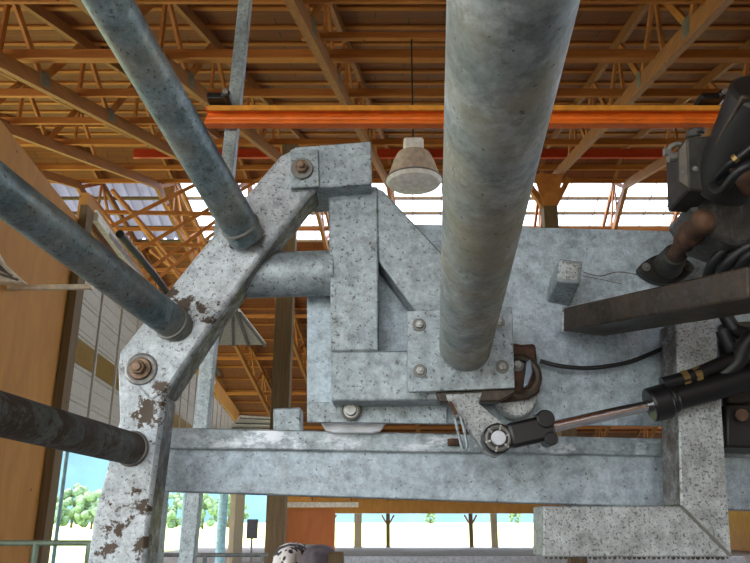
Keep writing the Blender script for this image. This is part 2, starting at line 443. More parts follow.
# ------------------------------------------------------------------ floor, outside
struct(MB().box(-12, XR+2, -6, 54, -.12, 0).build('floor', 'concrete'), 'concrete barn floor')
m = MB(); n = 30
m.quadmesh([Vector((-900, -500, -.13)), Vector((900, -500, -.13)), Vector((900, 1200, -.13)), Vector((-900, 1200, -.13))], [[0, 1, 2, 3]])
struct(m.build('ground', 'grass'), 'meadow outside the barn')
struct(MB().box(-60, 60, -40, YE-.02, -.12, -.03).build('bounce_yard_floor', 'yard'), 'unseen pale gravel yard added behind the viewer to bounce light')  # added out of view for neutral bounce in place of green meadow light
struct(MB().box(-60, -12.02, YE, 8, -.12, -.03).build('bounce_yard_floor', 'yard'), 'unseen pale gravel yard added left of the barn to bounce light')  # added out of view to throw light up onto the steel
def ridgehill(name, label, pts, base, depth):
    m = MB(); top = []; NX = 60; NYY = 10
    g = []
    for i in range(NX+1):
        t = i/NX; x = pts[0][0]+(pts[-1][0]-pts[0][0])*t
        seg_ = 0
        for k in range(len(pts)-1):
            if pts[k][0] <= x <= pts[k+1][0]: seg_ = k
        a, b = pts[seg_], pts[seg_+1]; f = (x-a[0])/(b[0]-a[0]); f = f*f*(3-2*f)
        h = a[2]+(b[2]-a[2])*f; y = a[1]+(b[1]-a[1])*f
        h += 6*math.sin(i*1.7)+4*math.sin(i*.63)
        row = []
        for j in range(NYY+1):
            s2 = j/NYY; hh = h*math.sin(math.pi*s2)**.8 if 0 < j < NYY else 0
            hh += (3*math.sin(i*2.3+j*1.9) if 0 < j < NYY else 0)
            row.append(m.bm.verts.new(Vector((x, y+depth*(s2-.5), base+hh))))
        g.append(row)
    for A, B in zip(g, g[1:]):
        for j in range(NYY): m.bm.faces.new([A[j], B[j], B[j+1], A[j+1]])
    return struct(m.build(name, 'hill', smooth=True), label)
ridgehill('hills', 'forested mountain with painted haze beyond the meadow', [(-1200, 760, 150), (-700, 760, 260), (-350, 820, 210), (0, 900, 90), (400, 900, 70), (900, 850, 120)], -.2, 500)

def tree(x, y, h, label, seed):
    rnd = random.Random(seed)
    t = thing('broadleaf_tree', label, 'tree', (x, y, -.13), 'trees at the edge of the meadow')
    MB().tube((x, y, -.13), (x, y, h*.5), h*.035, h*.02, 10).build('trunk', 'bark', t, smooth=True)
    m = MB()
    for k in range(46):
        zz = rnd.uniform(.08, .92); ww = .42*math.sin(math.pi*(.15+.8*zz))
        c = Vector((x+rnd.uniform(-ww, ww)*h, y+rnd.uniform(-ww, ww)*h, h*zz)); r = h*rnd.uniform(.06, .13)
        q = bmesh.ops.create_icosphere(m.bm, subdivisions=2, radius=r)
        for v in q['verts']:
            d = v.co.normalized(); v.co = c+v.co*(1+.18*math.sin(d.x*9+k)*math.cos(d.z*11+k)+rnd.uniform(-.07, .07))
    m.build('foliage', 'tree', t, smooth=True)
for i, (px, Yd, h) in enumerate(((30, 185, 9), (52, 170, 7), (72, 200, 11), (92, 170, 8), (116, 205, 10), (172, 190, 9), (203, 170, 8), (229, 205, 10))):
    b = at(px, 520, Yd); tree(b.x, b.y, h, ['bushy green tree in the meadow seen through the left wall opening', 'bushy green tree in the meadow seen under the crossbeam by the teal posts'][i > 4], i)
for i, (px, Yd, h) in enumerate(((430, 420, 7), (515, 450, 8), (735, 400, 9))):
    b = at(px, 520, Yd); tree(b.x, b.y, h, 'distant small tree seen through the open far side of the barn', 20+i)

# ------------------------------------------------------------------ left inner wall with overhead doors
def wx(Y): return -3.86-.08*(Y-9)
def wp(Y, z, off=0): return Vector((wx(Y)+off, Y, z))
def wallbox(y0, y1, z0, z1, th=.12, off=0):
    a = [wp(y0, z0, off), wp(y0, z1, off), wp(y0, z1, off-th), wp(y0, z0, off-th)]
    b = [wp(y1, z0, off), wp(y1, z1, off), wp(y1, z1, off-th), wp(y1, z0, off-th)]
    return a, b
struct(MB().hexa(*wallbox(4.6, 8.98, 0, 5.4)).build('wall_inner', 'ply_wall'), 'plywood partition wall at the left')
struct(MB().hexa(*wallbox(8.98, 30, 5.45, 5.9)).build('wall_inner', 'ply_wall'), 'plywood band above the overhead doors')
tag(MB().hexa(*wallbox(8.7, 8.97, 0, 5.6, .1, .11)).build('door_post', 'post'), 'dark stained timber post where the plywood wall meets the overhead door', 'post')
def overhead_door(y0, y1, cols, label, z0=2.75, z1=5.35, rows=6):
    t = thing('overhead_door', label, 'overhead door', wp((y0+y1)/2, z0), 'white overhead doors of the left wall')
    h = (z1-z0)/rows; w = (y1-y0)/cols
    for r in range(rows):
        za, zb_ = z0+r*h, z0+(r+1)*h-.012
        p = MB().hexa(*wallbox(y0, y1, za, zb_, .05, -.03)).build('door_section', 'white', t, bevel=.006)
        if r == 2:
            for c in range(cols):
                f = MB().hexa(*wallbox(y0+c*w+.09, y0+(c+1)*w-.09, za+.05, zb_-.05, .02, -.015)).build('window_pane', 'pane_brown', t)
        else:
            m = MB()
            for c in range(cols):
                for q in (0, 1):
                    m.hexa(*wallbox(y0+c*w+.1, y0+(c+1)*w-.1, za+.06+q*.19, za+.2+q*.19, .012, -.02))
            m.build('raised_panel', 'white', p, bevel=.008)
    for c in range(cols+1):
        m = MB().hexa(*wallbox(y0+c*w-.03, y0+c*w+.03, z0, z1, .03, .0)); m.build('stile', 'white', t)
    return t
overhead_door(9.1, 14.6, 5, 'white panelled overhead door with brown panes beside the plywood wall')
overhead_door(15.0, 21.0, 6, 'white panelled overhead door further along, seen beside the thin grey pole')
overhead_door(21.4, 29.5, 8, 'white panelled overhead door furthest along the left wall')
def zat(px, py, z): r = ray(px, py); return CAMPOS+r*((z-CH)/r.z)
for pix, z, lb in (([(229, 306), (240, 312), (266, 345), (216, 345)], 5.3, 'white overhead door panel raised flat, just right of the thin grey pole'), ([(228, 432), (240, 417), (274, 419), (274, 432)], 4.6, 'white overhead door panel raised flat, low behind the small square block')):
    t = thing('raised_door', lb, 'overhead door', zat(*pix[0], z))
    a = [zat(*p, z) for p in pix]; MB().hexa(a, [p+Vector((0, 0, .05)) for p in a]).build('door_leaf', 'whitetrack', t)
    m = MB()
    for f in (.02, .35, .66, .98):
        m.bar(a[0].lerp(a[1], f)-Vector((0, 0, .02)), a[3].lerp(a[2], f)-Vector((0, 0, .02)), .06, .03)
    m.build('stiffener', 'plate', t)
m = MB().hexa(*wallbox(9.0, 21.3, 5.5, 5.6, .08, .16)); m.hexa(*wallbox(9.0, 21.3, 5.62, 5.66, .04, .14))
tag(m.build('door_track', 'whitetrack', bevel=.008), 'white painted track above the overhead doors', 'track')
tag(MB().path([wp(9.6, 5.55, .3), wp(13, 5.72, .32), wp(17, 5.66, .3), wp(21, 5.75, .3)], .06).build('cable_bundle', 'rubber', smooth=True), 'dark cable bundle above the white door track', 'cable')
tag(MB().bar(at(-40, 288, 7.0), at(93, 287, 7.0), .05, .05).build('door_rail', 'whitetrack', bevel=.006), 'thin white horizontal rail in front of the plywood wall', 'rail')
t = thing('strip_light', 'white strip light at the left edge above the thin white rail', 'light', at(0, 275, 6.4))
m = MB(); m.hexa([at(-12, 238, 6.4), at(2, 262, 6.4), at(24, 282, 6.4), at(-12, 282, 6.4)], [at(-12, 238, 6.4)+Vector((0, .1, 0)), at(2, 262, 6.4)+Vector((0, .1, 0)), at(24, 282, 6.4)+Vector((0, .1, 0)), at(-12, 282, 6.4)+Vector((0, .1, 0))])
m.build('housing', 'whitetrack', t, bevel=.01)
m = MB()
for k in range(4): m.bar(at(-12, 246+8*k, 6.38), at(0+6*k, 268+4*k, 6.38), .02, .02)
m.build('reflector_rib', 'plate', t)
# posts at the wall opening
def post(name, px, Y, w, z1, mat, label, d=None, py=520):
    b = at(px, py, Y); d = d or w
    return tag(MB().box(b.x-w/2, b.x+w/2, Y-d/2, Y+d/2, 0, z1).build(name, mat, bevel=.01), label, 'post')
struct(MB().hexa(*wallbox(8.98, 9.12, 0, 2.74, .14, 0)).build('trim_1', 'post_pale'), 'pale jamb of the left wall opening')
tag(MB().tube(wp(9.3, 0, .05), wp(9.3, 2.74, .05), .025, n=10).build('guide_track', 'teal', smooth=True), 'bluish vertical door guide at the edge of the left opening', 'track')
tag(MB().hexa(*wallbox(29.6, 33.5, 0, 5.5, .2, .1)).build('timber_wall', 'post_pale'), 'pale boarded wall section carrying a black electrical box', 'wall section')
for px, Y, mt, w, lb in ((184, 16, 'teal', .12, 'pale teal steel post left of the pair of thin grey pipes'), (222, 24, 'teal', .3, 'pale teal steel post beside the pale boarded wall section'),
                       (192, 14, 'galv', .05, 'thin grey vertical pipe under the crossbeam, left one of two'), (197, 14, 'galv', .05, 'thin grey vertical pipe under the crossbeam, right one of two')):
    b = at(px, 520, Y); tag(MB().tube((b.x, Y, 0), (b.x, Y, 2.74), w/2, n=14).build('steel_post', mt, smooth=True), lb, 'post')
# rails low in the left
def railing(px0, px1, py, Y, posts, label, mat, r=.022, lower=True):
    t = thing('pipe_railing', label, 'railing', (at((px0+px1)/2, py, Y).x, Y, 0))
    z = at(px0, py, Y).z
    MB().tube(at(px0, py, Y), Vector((at(px1, py, Y).x, Y, z)), r, n=12).build('top_rail', mat, t, smooth=True)
    if lower: MB().tube(Vector((at(px0, py, Y).x, Y, z*.5)), Vector((at(px1, py, Y).x, Y, z*.5)), r, n=12).build('lower_rail', mat, t, smooth=True)
    for p in posts:
        x = at(p, py, Y).x; MB().tube((x, Y, 0), (x, Y, z), r*1.2, n=12).build('rail_post', mat, t, smooth=True)
railing(-40, 92, 543, 6.0, (-30, 36, 90), 'green grey pipe railing low in the left opening', 'railgreen')
railing(150, 268, 555, 9.0, (158, 205, 262), 'pale pipe railing under the crossbeam near the teal posts', 'galv')
railing(285, 320, 546, 16.6, (286, 313), 'short pale pipe railing above the white patched cow', 'galv', .03)

# ------------------------------------------------------------------ timber posts, far side
def woodpost(px, Y, w, py, label, mat='post', z1=None, head=False):
    b = at(px, py, Y); z1 = z1 or zb(Y)-.13
    t = thing('timber_post', label, 'post', (b.x, Y, 0))
    MB().box(b.x-w/2, b.x+w/2, Y-w/2, Y+w/2, 0, z1).build('post_body', mat, t, bevel=.015)
    if head:
        m = MB()
        for s in (-1, 1): m.bar((b.x+s*w*.4, Y, z1-w*2.4), (b.x+s*w*1.6, Y, z1-.08), w*.5, w*.4)
        m.build('knee_brace', 'lumber', t)
        if Y < 40:
            m = MB(); zt_ = z1-.02
            A = [Vector((b.x-w*1.1, Y-w*.55, zt_)), Vector((b.x-w*.5, Y-w*.55, zt_-1.0)), Vector((b.x+w*.5, Y-w*.55, zt_-1.0)), Vector((b.x+w*1.1, Y-w*.55, zt_))]
            m.hexa(A, [p+Vector((0, w*.04, 0)) for p in A]); m.build('gusset_board', 'lumber', t)
    return t
woodpost(284, 15.5, .38, 330, 'thick brown timber post left of the steel side panel')
woodpost(549, 19.5, .40, 210, 'brown timber post with braced head rising above the steel side panel', head=True)
struct(MB().box(-6.5, XR, YF-.05, YF+.1, 2.15, 4.5).build('wall_far', 'ply_wall'), 'plywood band above the far opening')
for i, (px, w, hd, mt) in enumerate(((358, .5, 0, 'post_pale'), (388, .26, 1, 'post'), (471, .26, 1, 'post'), (494, .42, 0, 'post_pale'), (556, .9, 0, 'post'), (634, .35, 0, 'post'), (722, .35, 1, 'post'), (330, .26, 1, 'post'))):
    Yp = YF-.4
    lb = ['pale post of the far opening, first right of the red plywood', 'dark braced far post between two pale far posts, left one', 'dark braced far post right of centre under the crossbeam', 'pale far post right of the dark braced one',
          'wide dark far post below the left end of the mitred steel bracket', 'dark far post below the middle of the mitred steel bracket', 'dark braced far post below the right of the mitred steel bracket', 'dark far post at the right edge of the red plywood'][i]
    woodpost(px, Yp, w, 530, lb, mt, 2.14, bool(hd))
# red plywood sheet wall, mid distance
b0, b1 = at(286, 530, 33), at(335, 530, 33)
tag(MB().box(b0.x, b1.x, 33, 33.06, 0, 2.2).build('plywood_screen', 'ply_red'), 'red brown plywood screen right of the thick timber post', 'screen')
tag(MB().box(b0.x-.2, b1.x+1.0, 32.9, 33.1, 2.24, 2.45).build('header_board', 'whitetrack', bevel=.01), 'pale board above the red brown plywood screen', 'board')
# feed barrier wall and cows
tag(MB().box(-2.2, 9.5, 20, 20.2, 0, .82).build('feed_wall', 'white_pin', bevel=.02), 'low pale concrete feed wall under the crossbeam', 'low wall')
bq = at(251, 529, 29.0)
t = thing('electrical_box', 'black electrical box on a conduit in front of the pale boarded wall', 'electrical box', (bq.x, 29.3, 0))
MB().box(bq.x-.2, bq.x+.2, 29.2, 29.4, bq.z-.35, bq.z+.35).build('box_body', 'elbox', t, bevel=.02)
MB().tube((bq.x, 29.3, 0), (bq.x, 29.3, bq.z-.3), .04, n=10).build('conduit', 'plate', t)

def cow(px, Y, mat, label, heading=0, s=1.0):
    b = at(px, 540, Y)
    t = thing('cow', label, 'cow', (b.x, Y, 0))
    pts = [(0, 0, 1.18), (0, .45, 1.15), (0, .95, 1.13), (0, 1.2, 1.25), (0, 1.5, 1.33), (0, 1.85, 1.15), (0, -.18, 1.22),
           (.2, .0, .95), (.2, .08, .55), (.2, -.06, .5), (.2, 0, .06), (-.2, .0, .95), (-.2, .08, .55), (-.2, 0, .06),
           (.18, 1.0, .8), (.18, 1.0, .45), (.18, 1.0, .06), (-.18, 1.0, .8), (-.18, 1.0, .45), (-.18, 1.0, .06), (0, -.3, 1.1), (0, -.33, .6),
           (.16, 1.52, 1.42), (-.16, 1.52, 1.42)]
    ed = [(0, 1), (1, 2), (2, 3), (3, 4), (4, 5), (0, 6), (0, 7), (7, 8), (8, 10), (0, 11), (11, 12), (12, 13), (2, 14), (14, 15), (15, 16), (2, 17), (17, 18), (18, 19), (6, 20), (20, 21), (4, 22), (4, 23)]
    rad = [.30, .36, .32, .2, .14, .09, .2, .16, .07, .06, .055, .16, .07, .055, .12, .065, .055, .12, .065, .055, .035, .025, .04, .04]
    used = sorted({i for e in ed for i in e}); mp = {o: n for n, o in enumerate(used)}
    ca, sa = math.cos(heading), math.sin(heading)
    me = bpy.data.meshes.new('cow_body')
    me.from_pydata([(pts[i][0]*ca-pts[i][1]*sa, pts[i][0]*sa+pts[i][1]*ca, pts[i][2]*s) for i in used], [(mp[a], mp[b_]) for a, b_ in ed], [])
    me.materials.append(M[mat]); o = bpy.data.objects.new('body', me); COL.objects.link(o); o.parent = t
    sk = o.modifiers.new('skin', 'SKIN')
    for n_, i in enumerate(used):
        v = me.skin_vertices[0].data[n_]; v.radius = (rad[i], rad[i]); v.use_root = (i == 0)
    sub = o.modifiers.new('sub', 'SUBSURF'); sub.levels = 2; sub.render_levels = 2
    sk.use_smooth_shade = True
cow(291, 14.0, 'cow', 'black and white patched cow seen low behind the timber post', .02, .86)
cow(319, 13.6, 'cow_dark', 'dark grey brown cow beside the patched one', .02, .84)
tag(MB().box(at(336, 555, 8).x-.08, at(336, 555, 8).x+.08, 7.94, 8.1, 0, at(336, 552, 8).z).build('stall_post', 'post', bevel=.02), 'short dark stall post low under the crossbeam right of the cows', 'post')
for px in (398, 422, 454):  # plain rounded dark bodies standing in for cow backs
    b = at(px, 553, 21.2); m = MB()
    q = bmesh.ops.create_icosphere(m.bm, subdivisions=3, radius=.3)
    bmesh.ops.scale(m.bm, vec=(1, 1.4, 1.1), verts=m.bm.verts); bmesh.ops.translate(m.bm, vec=(b.x, 21.2, .38), verts=m.bm.verts)
    m.bm.verts.ensure_lookup_table()
    for v in m.bm.verts:
        if v.co.z < .06: v.co.z = 0
    tag(m.build('cow_back', 'elbox', smooth=True), 'dark rounded sack just showing over the low feed wall', 'cow back', 'dark cow backs behind the feed wall')
struct(MB().box(0.5, XR, YE-.1, YE, 0, zt(YE)).build('wall_back_blocker', 'ply_wall'), 'unseen plywood wall added behind the viewer to block light')  # unseen wall, added to keep light from behind off the steel
# far right side wall
struct(MB().box(XR-.2, XR, 2, 52, 0, 6).build('wall_right', 'ply_wall'), 'plywood wall far to the right')

# ------------------------------------------------------------------ hanging pole, orange beam, lamp
pt, pb = at(246.5, -8, 4.4), at(196, 480, 4.4)
k = (pb-pt)/(pb.z-pt.z)
foot = pt+k*(0-pt.z); head = pt+k*(zb(4.4)-.15-pt.z)
tag(MB().bar(foot, head, .085, .085, Vector((0, 1, 0))).build('steel_pole', 'galv', bevel=.006), 'thin square galvanised pole rising behind the arm to the roof', 'pole')
t = thing('orange_beam', 'bright orange horizontal steel beam with black end clamps below the roof', 'beam', at(465, 115, 4.3))
A0, A1 = at(206, 105, 4.25), at(726, 105, 4.25)
z1 = at(465, 107.5, 4.25).z; z0 = at(465, 122.5, 4.25).z; hh = z1-z0
m = MB()
m.box(A0.x, A1.x, 4.25, 4.34, z1-.012, z1+.012)              # top flange
m.box(A0.x, A1.x, 4.30, 4.33, z0, z1)                        # web
m.build('web_plate', 'orange', t, bevel=.003)
m = MB(); m.tube((A0.x, 4.285, z0+hh*.42), (A1.x, 4.285, z0+hh*.42), hh*.2, n=16); m.box(A0.x, A1.x, 4.25, 4.32, z0-.005, z0+hh*.16); m.build('lower_flange', 'orange', t, bevel=.004)
MB().box(A0.x+.02, A1.x-.02, 4.235, 4.25, z1-.028, z1+.008).build('top_strip', plain('yellow orange strip', (.62, .25, .03), .45, 0, .2, 14), t)
for x in (at(220, 102, 4.2).x, at(714, 103, 4.2).x):
    c = MB(); c.box(x-.085, x+.05, 4.17, 4.33, z1+.02, z1+.065); c.tube((x+.045, 4.14, z1+.045), (x+.045, 4.3, z1+.045), .03, n=16)
    c.build('clamp', 'black', t, bevel=.008)
    MB().tube((x+.045, 4.12, z1+.045), (x+.045, 4.14, z1+.045), .017, n=12).build('clamp_bolt', 'bolt', t)
px_ = at(741, 105, 4.4).x
tag(MB().box(px_-.06, px_+.06, 4.36, 4.46, 0, z1-.03).build('steel_column', 'darkmetal', bevel=.01), 'dark steel column behind the hydraulic motor under the orange beam', 'column')

LY = 9.0
lc = at(414, 181, LY)
dz = (lc-CAMPOS).length
u = .0126*1.0
t = thing('bay_lamp', 'round frosted bay lamp hanging left of the large pipe', 'lamp', lc)
R = 28*9.9/F
MB().lathe(lc, [(R*.42, R*1.12), (R*.6, R*1.04), (R*.74, R*.75), (R*.88, R*.3), (R*.97, R*.05), (R*.93, R*.05), (.02, R*.1)]).build('housing', 'lampbody', t, smooth=True)
MB().lathe(lc, [(R*.99, R*.04), (R*1.0, -R*.02), (R*.92, -R*.12), (R*.6, -R*.2), (R*.2, -R*.24), (.01, -R*.25)]).build('lens', 'lampglass', t, smooth=True)
MB().ring(lc+Vector((0, 0, R*.04)), (0, 0, 1), R*.99, R*.03, 32).build('rim', 'plate', t, smooth=True)
MB().box(lc.x-R*.36, lc.x+R*.36, LY-R*.3, LY+R*.3, lc.z+R*1.16, lc.z+R*1.62).build('ballast_box', 'lampglass', t, bevel=.03)
MB().box(lc.x-R*.14, lc.x+R*.14, LY-R*.1, LY+R*.1, lc.z+R*1.6, lc.z+R*1.72).build('hanger', 'lampbody', t, bevel=.01)
MB().tube(lc+Vector((0, 0, R*1.7)), Vector((lc.x, LY, zb(LY)+.1)), .012, n=8).build('cord', 'rubber', t)
tag(MB().box(lc.x-1.6, lc.x+1.6, LY-.04, LY+.04, zb(LY)+.1, zb(LY)+.2).build('lamp_batten', 'lumber_x'), 'short lumber batten the bay lamp hangs from', 'batten')

# ------------------------------------------------------------------ the galvanised machine
# crossbeam
t = thing('crossbeam', 'long galvanised channel crossbeam spanning the picture below the steel panel', 'steel beam', at(450, 500, 2.34))
L = at(158, 446, 2.3).x; Rr = 2.0
MB().prism([(158, 446), (860, 456), (860, 514), (158, 491)], 2.31, .10).build('web', 'galv_beam', t, bevel=.004)
MB().prism([(160, 427), (860, 443), (860, 459), (158, 448)], 2.28, .13).build('upper_flange', 'galv_splash', t, bevel=.005)
# grey leg under beam left (post right of the arm leg)
x = at(155, 520, 2.46).x
MB().box(x-.028, x+.028, 2.41, 2.5, 0, at(155, 447, 2.46).z).build('support_leg', 'galv', t, bevel=.005)
MB().box(1.85, 1.95, 2.41, 2.5, 0, 1.95).build('support_leg', 'galv', t, bevel=.005)
tag(MB().prism([(273, 408), (301, 407), (301, 434), (273, 434)], 2.33, .08).build('end_stop', 'galv', bevel=.006), 'small square galvanised block on the crossbeam', 'stop block')
# panel
t = thing('side_panel', 'large galvanised steel side panel behind the bracket and pipe', 'steel panel', at(540, 425, 2.25))
MB().prism([(307, 298), (312, 292), (345, 292), (345, 222), (860, 236), (860, 428), (307, 422)], 2.2, .02).build('plate', 'galv_panel', t, bevel=.002)
MB().prism([(308, 402), (380, 402), (447, 403), (447, 424), (308, 422)], 2.185, .014).build('lower_flange', 'galv', t, bevel=.002)
f = at(351, 411, 2.18); q = MB(); q.tube(f, f+Vector((0, -.02, 0)), .028); q.tube(f+Vector((0, -.02, 0)), f+Vector((0, -.035, 0)), .018); q.build('pivot_bolt', 'bolt', t, bevel=.003)
MB().ring(f+Vector((0, -.018, 0)), (0, 1, 0), .026, .005).build('washer', 'plate', t, smooth=True)
# stub
m = MB(); m.hexa([at(559, 258, 2.04), at(583, 261, 2.04), at(580, 284, 2.04), at(556, 281, 2.04)], [at(550, 279, 2.2), at(573, 284, 2.2), at(570, 307, 2.2), at(546, 302, 2.2)])
m.build('stub_tube', 'galv', t, bevel=.007)
m = MB(); m.hexa([at(562, 261, 2.037), at(580, 263, 2.037), at(578, 281, 2.037), at(559, 279, 2.037)], [at(562, 261, 2.05), at(580, 263, 2.05), at(578, 281, 2.05), at(559, 279, 2.05)]); m.build('stub_cap', 'galv_speck', t, bevel=.004)
m = MB(); m.path([at(583, 272, 2.198), at(600, 276, 2.198), at(618, 272, 2.198), at(640, 275, 2.198)], .0012, 6); m.path([at(583, 276, 2.198), at(604, 280, 2.198), at(622, 284, 2.198)], .001, 6); m.build('scratch', 'rust', t)
# arc weld tail behind the lower edge
MB().prism([(319, 414), (388, 414), (386, 423), (380, 431), (372, 433), (334, 433), (326, 431), (321, 423)], 2.24, .03).build('slide_pad', 'white_pin', t, bevel=.004)

# bracket
t = thing('mounting_bracket', 'welded L shaped galvanised bracket with diagonal brace in front of the panel', 'bracket', at(380, 400, 2.12))
MB().prism([(328, 186), (378, 186), (379, 351), (331, 351)], 2.07, .115).build('upright_tube', 'galv', t, bevel=.006)
MB().prism([(331, 351), (460, 350), (460, 400), (331, 401)], 2.07, .115).build('foot_tube', 'galv', t, bevel=.006)
MB().prism([(376, 187), (383, 190), (462, 274), (462, 346), (416, 312), (379, 261)], 2.075, .10).build('diagonal_brace', 'galv', t, bevel=.006)
MB().prism([(290, 150), (295, 147), (371, 141), (372, 184), (330, 187), (290, 188)], 2.0, .19).build('head_plate', 'galv', t, bevel=.004)
MB().tube(at(228, 276, 2.13), at(334, 273, 2.13), .071, n=32).build('side_tube', 'galv', t, smooth=True)
# arm with rails
t = thing('rail_arm', 'bent galvanised arm carrying three slanted pipes at the left', 'steel arm', (at(128, 500, 2.07).x, 2.07, 0))
arm = MB().prism([(292, 149), (318, 188), (306, 200), (262, 256), (214, 322), (167, 394), (150, 404), (117, 366), (119, 352), (190, 262), (262, 176), (280, 155)], 2.012, .125).build('slanted_tube', 'galv_dirty', t, bevel=.014, seg=3)
xl, xr = at(103, 500, 2.02).x, at(152, 500, 2.02).x
m = MB()
A = [at(117, 364, 2.014), at(166, 396, 2.014), Vector((xr, 2.014, at(152, 520, 2.014).z)), Vector((xr, 2.014, 0)), Vector((xl-.05, 2.014, 0)), Vector((xl-.02, 2.014, at(100, 520, 2.014).z)), at(119, 420, 2.014)]
m.hexa(A, [p+Vector((0, .12, 0)) for p in A]); m.build('leg_tube', 'galv_dirty', t, bevel=.012, seg=3)
def rail(px0, py0, d0, px1, py1, d1, r, mat, ext=.25):
    p, q = dp(px0, py0, d0), dp(px1, py1, d1)
    q2 = q+(q-p)*ext
    o = MB().pipe(p-(q-p).normalized()*.03, q2, r, r*.9, 40).build('rail_pipe', mat, t, smooth=True)
    MB().ring(p+(q-p).normalized()*.012, q-p, r*.99, .006).build('weld_bead', 'plate', o, smooth=True)
rail(242, 229, 2.12, 108, 0, 1.66, .0525, 'galv_pipe')
rail(174, 324, 2.07, 0, 190, 1.52, .0475, 'galv_pipe')
rail(133, 449, 1.98, 0, 414, 1.42, .0425, 'mud', .4)
pad = MB().prism([(290, 151), (318, 149), (319, 186), (291, 188)], 1.988, .014).build('bolt_pad', 'galv', t, bevel=.002)
hexbolt(at(302, 169, 1.985), TOCAM, .034, t, 'boltrust')
c = at(141, 369, 2.01); MB().ring(c, (0, 1, 0), .038, .008, 28).build('washer', 'bolt', t, smooth=True)
q = MB(); q.tube(c+Vector((0, .01, 0)), c+Vector((0, -.012, 0)), .03); q.tube(c+Vector((0, -.012, 0)), c+Vector((0, -.035, 0)), .02, n=6); q.tube(c+Vector((0, -.03, 0)), c+Vector((0, -.045, 0)), .012); q.build('pivot_bolt', 'boltrust', t, bevel=.002)

# large pipe with flange
t = thing('flanged_pipe', 'large galvanised pipe on a square plate with four bolts, rising out of the top', 'pipe', at(460, 392, 2.03))
MB().prism([(407, 311), (512, 307), (515, 388), (408, 392)], 2.02, .014).build('flange_plate', 'galv', t, bevel=.002)
p, q = dp(464.5, 350, 2.10), dp(512, 0, .812)
d = (q-p)
o = MB().pipe(p-d.normalized()*.005, p+d*1.12, .0727, .07, 64).build('pipe_body', 'galv_big', t, smooth=True)
MB().ring(p+d.normalized()*.008, d, .0735, .004, 48).build('weld_bead', 'plate', t, smooth=True)
for px, py in ((419, 325), (498, 322), (420, 371), (502, 367)): hexbolt(at(px, py, 2.02), TOCAM, .019, t)
# rusty bearing housing behind flange
t = thing('bearing_housing', 'rusty bearing housing peeking out right of the square plate', 'bearing', at(525, 400, 2.12))
MB().prism([(500, 340), (522, 344), (536, 343), (541, 392), (530, 398), (500, 402)], 2.09, .1).build('housing', 'rust', t, bevel=.01)
MB().ring(at(519, 376, 2.08), (0, 1, 0), .055, .012, 32).build('seal_ring', 'greasy', t, smooth=True)
c = at(517, 396, 2.12); MB().tube(c, c+Vector((0, .06, 0)), .06, n=32).build('hub', 'galv_speck', t, bevel=.006)
MB().prism([(526, 362), (531, 358), (533, 372), (528, 386), (523, 388)], 2.068, .02).build('worn_edge', 'steelblue', t, bevel=.003)
hexbolt(at(517, 365, 2.088), TOCAM, .02, t)
# clevis bracket
t = thing('clevis_bracket', 'small tapered galvanised bracket holding the cylinder eye below the square plate', 'bracket', at(470, 455, 2.02))
MB().prism([(446, 394), (483, 392), (479, 403), (505, 424), (510, 448), (496, 458), (484, 452), (447, 399)], 2.035, .03).build('plate', 'galv_speck', t, bevel=.003)
m = MB(); m.prism([(436, 392), (515, 388), (515, 393), (500, 401), (440, 402)], 2.04, .06); m.build('upper_lug', 'greasy', t, bevel=.004)
t = thing('hanging_link', 'slotted steel link hanging left of the tapered bracket', 'link', at(461, 452, 2.0))
m = MB(); m.path([at(455, 418, 2.02), at(459, 436, 2.02), at(463, 449, 2.02), at(467, 447, 2.02), at(465, 434, 2.02), at(460, 416, 2.02), at(455, 418, 2.02)], .0045, 8); m.build('loop', 'galv', t, smooth=True)
m = MB(); m.bar(at(450, 402, 2.03), at(459, 420, 2.03), .022, .008); m.build('strap', 'rust', t)
MB().tube(at(454, 439, 2.27), at(454, 446, 2.27), .02, n=6).build('nut', 'rust', t)

# hydraulic cylinder
t = thing('hydraulic_cylinder', 'black hydraulic cylinder with chrome rod slanting to the right edge', 'hydraulic cylinder', at(600, 440, 2.0))
P0, P1, P2 = at(497, 439, 1.99), at(651, 405, 1.99), at(800, 362, 1.97)
E = (P1-P0).normalized()
c = P0
m = MB(); m.tube(c+Vector((0, .03, 0)), c+Vector((0, -.02, 0)), .04, n=36); m.build('rod_eye', 'black', t, bevel=.004)
MB().ring(c+Vector((0, -.02, 0)), (0, 1, 0), .03, .005).build('grease_ring', 'plate', t, smooth=True)
MB().tube(c+Vector((0, -.015, 0)), c+Vector((0, -.032, 0)), .019, n=24).build('pin', 'white_pin', t, bevel=.002)
m = MB()
for k in range(6):
    a_ = k*math.pi/3+.3; dd = Vector((math.cos(a_), 0, math.sin(a_))); m.bar(c+dd*.022+Vector((0, -.022, 0)), c+dd*.036+Vector((0, -.022, 0)), .005, .005)
m.build('eye_rib', 'bolt', t)
m = MB(); m.bar(c+E*.03, c+E*.155, .06, .066); m.build('clevis_body', 'black', t, bevel=.01)
q = c+E*.142; up = Vector((0, 0, 1))
m = MB(); m.tube(q+up*.022-E*.012+Vector((0, -.037, 0)), q+up*.022-E*.012+Vector((0, .037, 0)), .024, n=20); m.tube(q-up*.032+Vector((0, -.034, 0)), q-up*.032+Vector((0, .034, 0)), .018, n=20); m.build('clamp_ear', 'black', t, bevel=.003)
MB().tube(c+E*.14, P1, .0155, n=32).build('piston_rod', 'chrome', t, smooth=True)
E2 = (P2-P1).normalized()
m = MB(); m.tube(P1-E2*.005, P1+E2*.05, .047, n=32); m.tube(P1+E2*.05, P1+E2*.07, .04, n=32); m.build('gland_nut', 'black', t, bevel=.006)
MB().tube(P1+E2*.05, P2, .036, n=40).build('barrel', 'black', t, smooth=True)
off = Vector((0, -.02, .045))
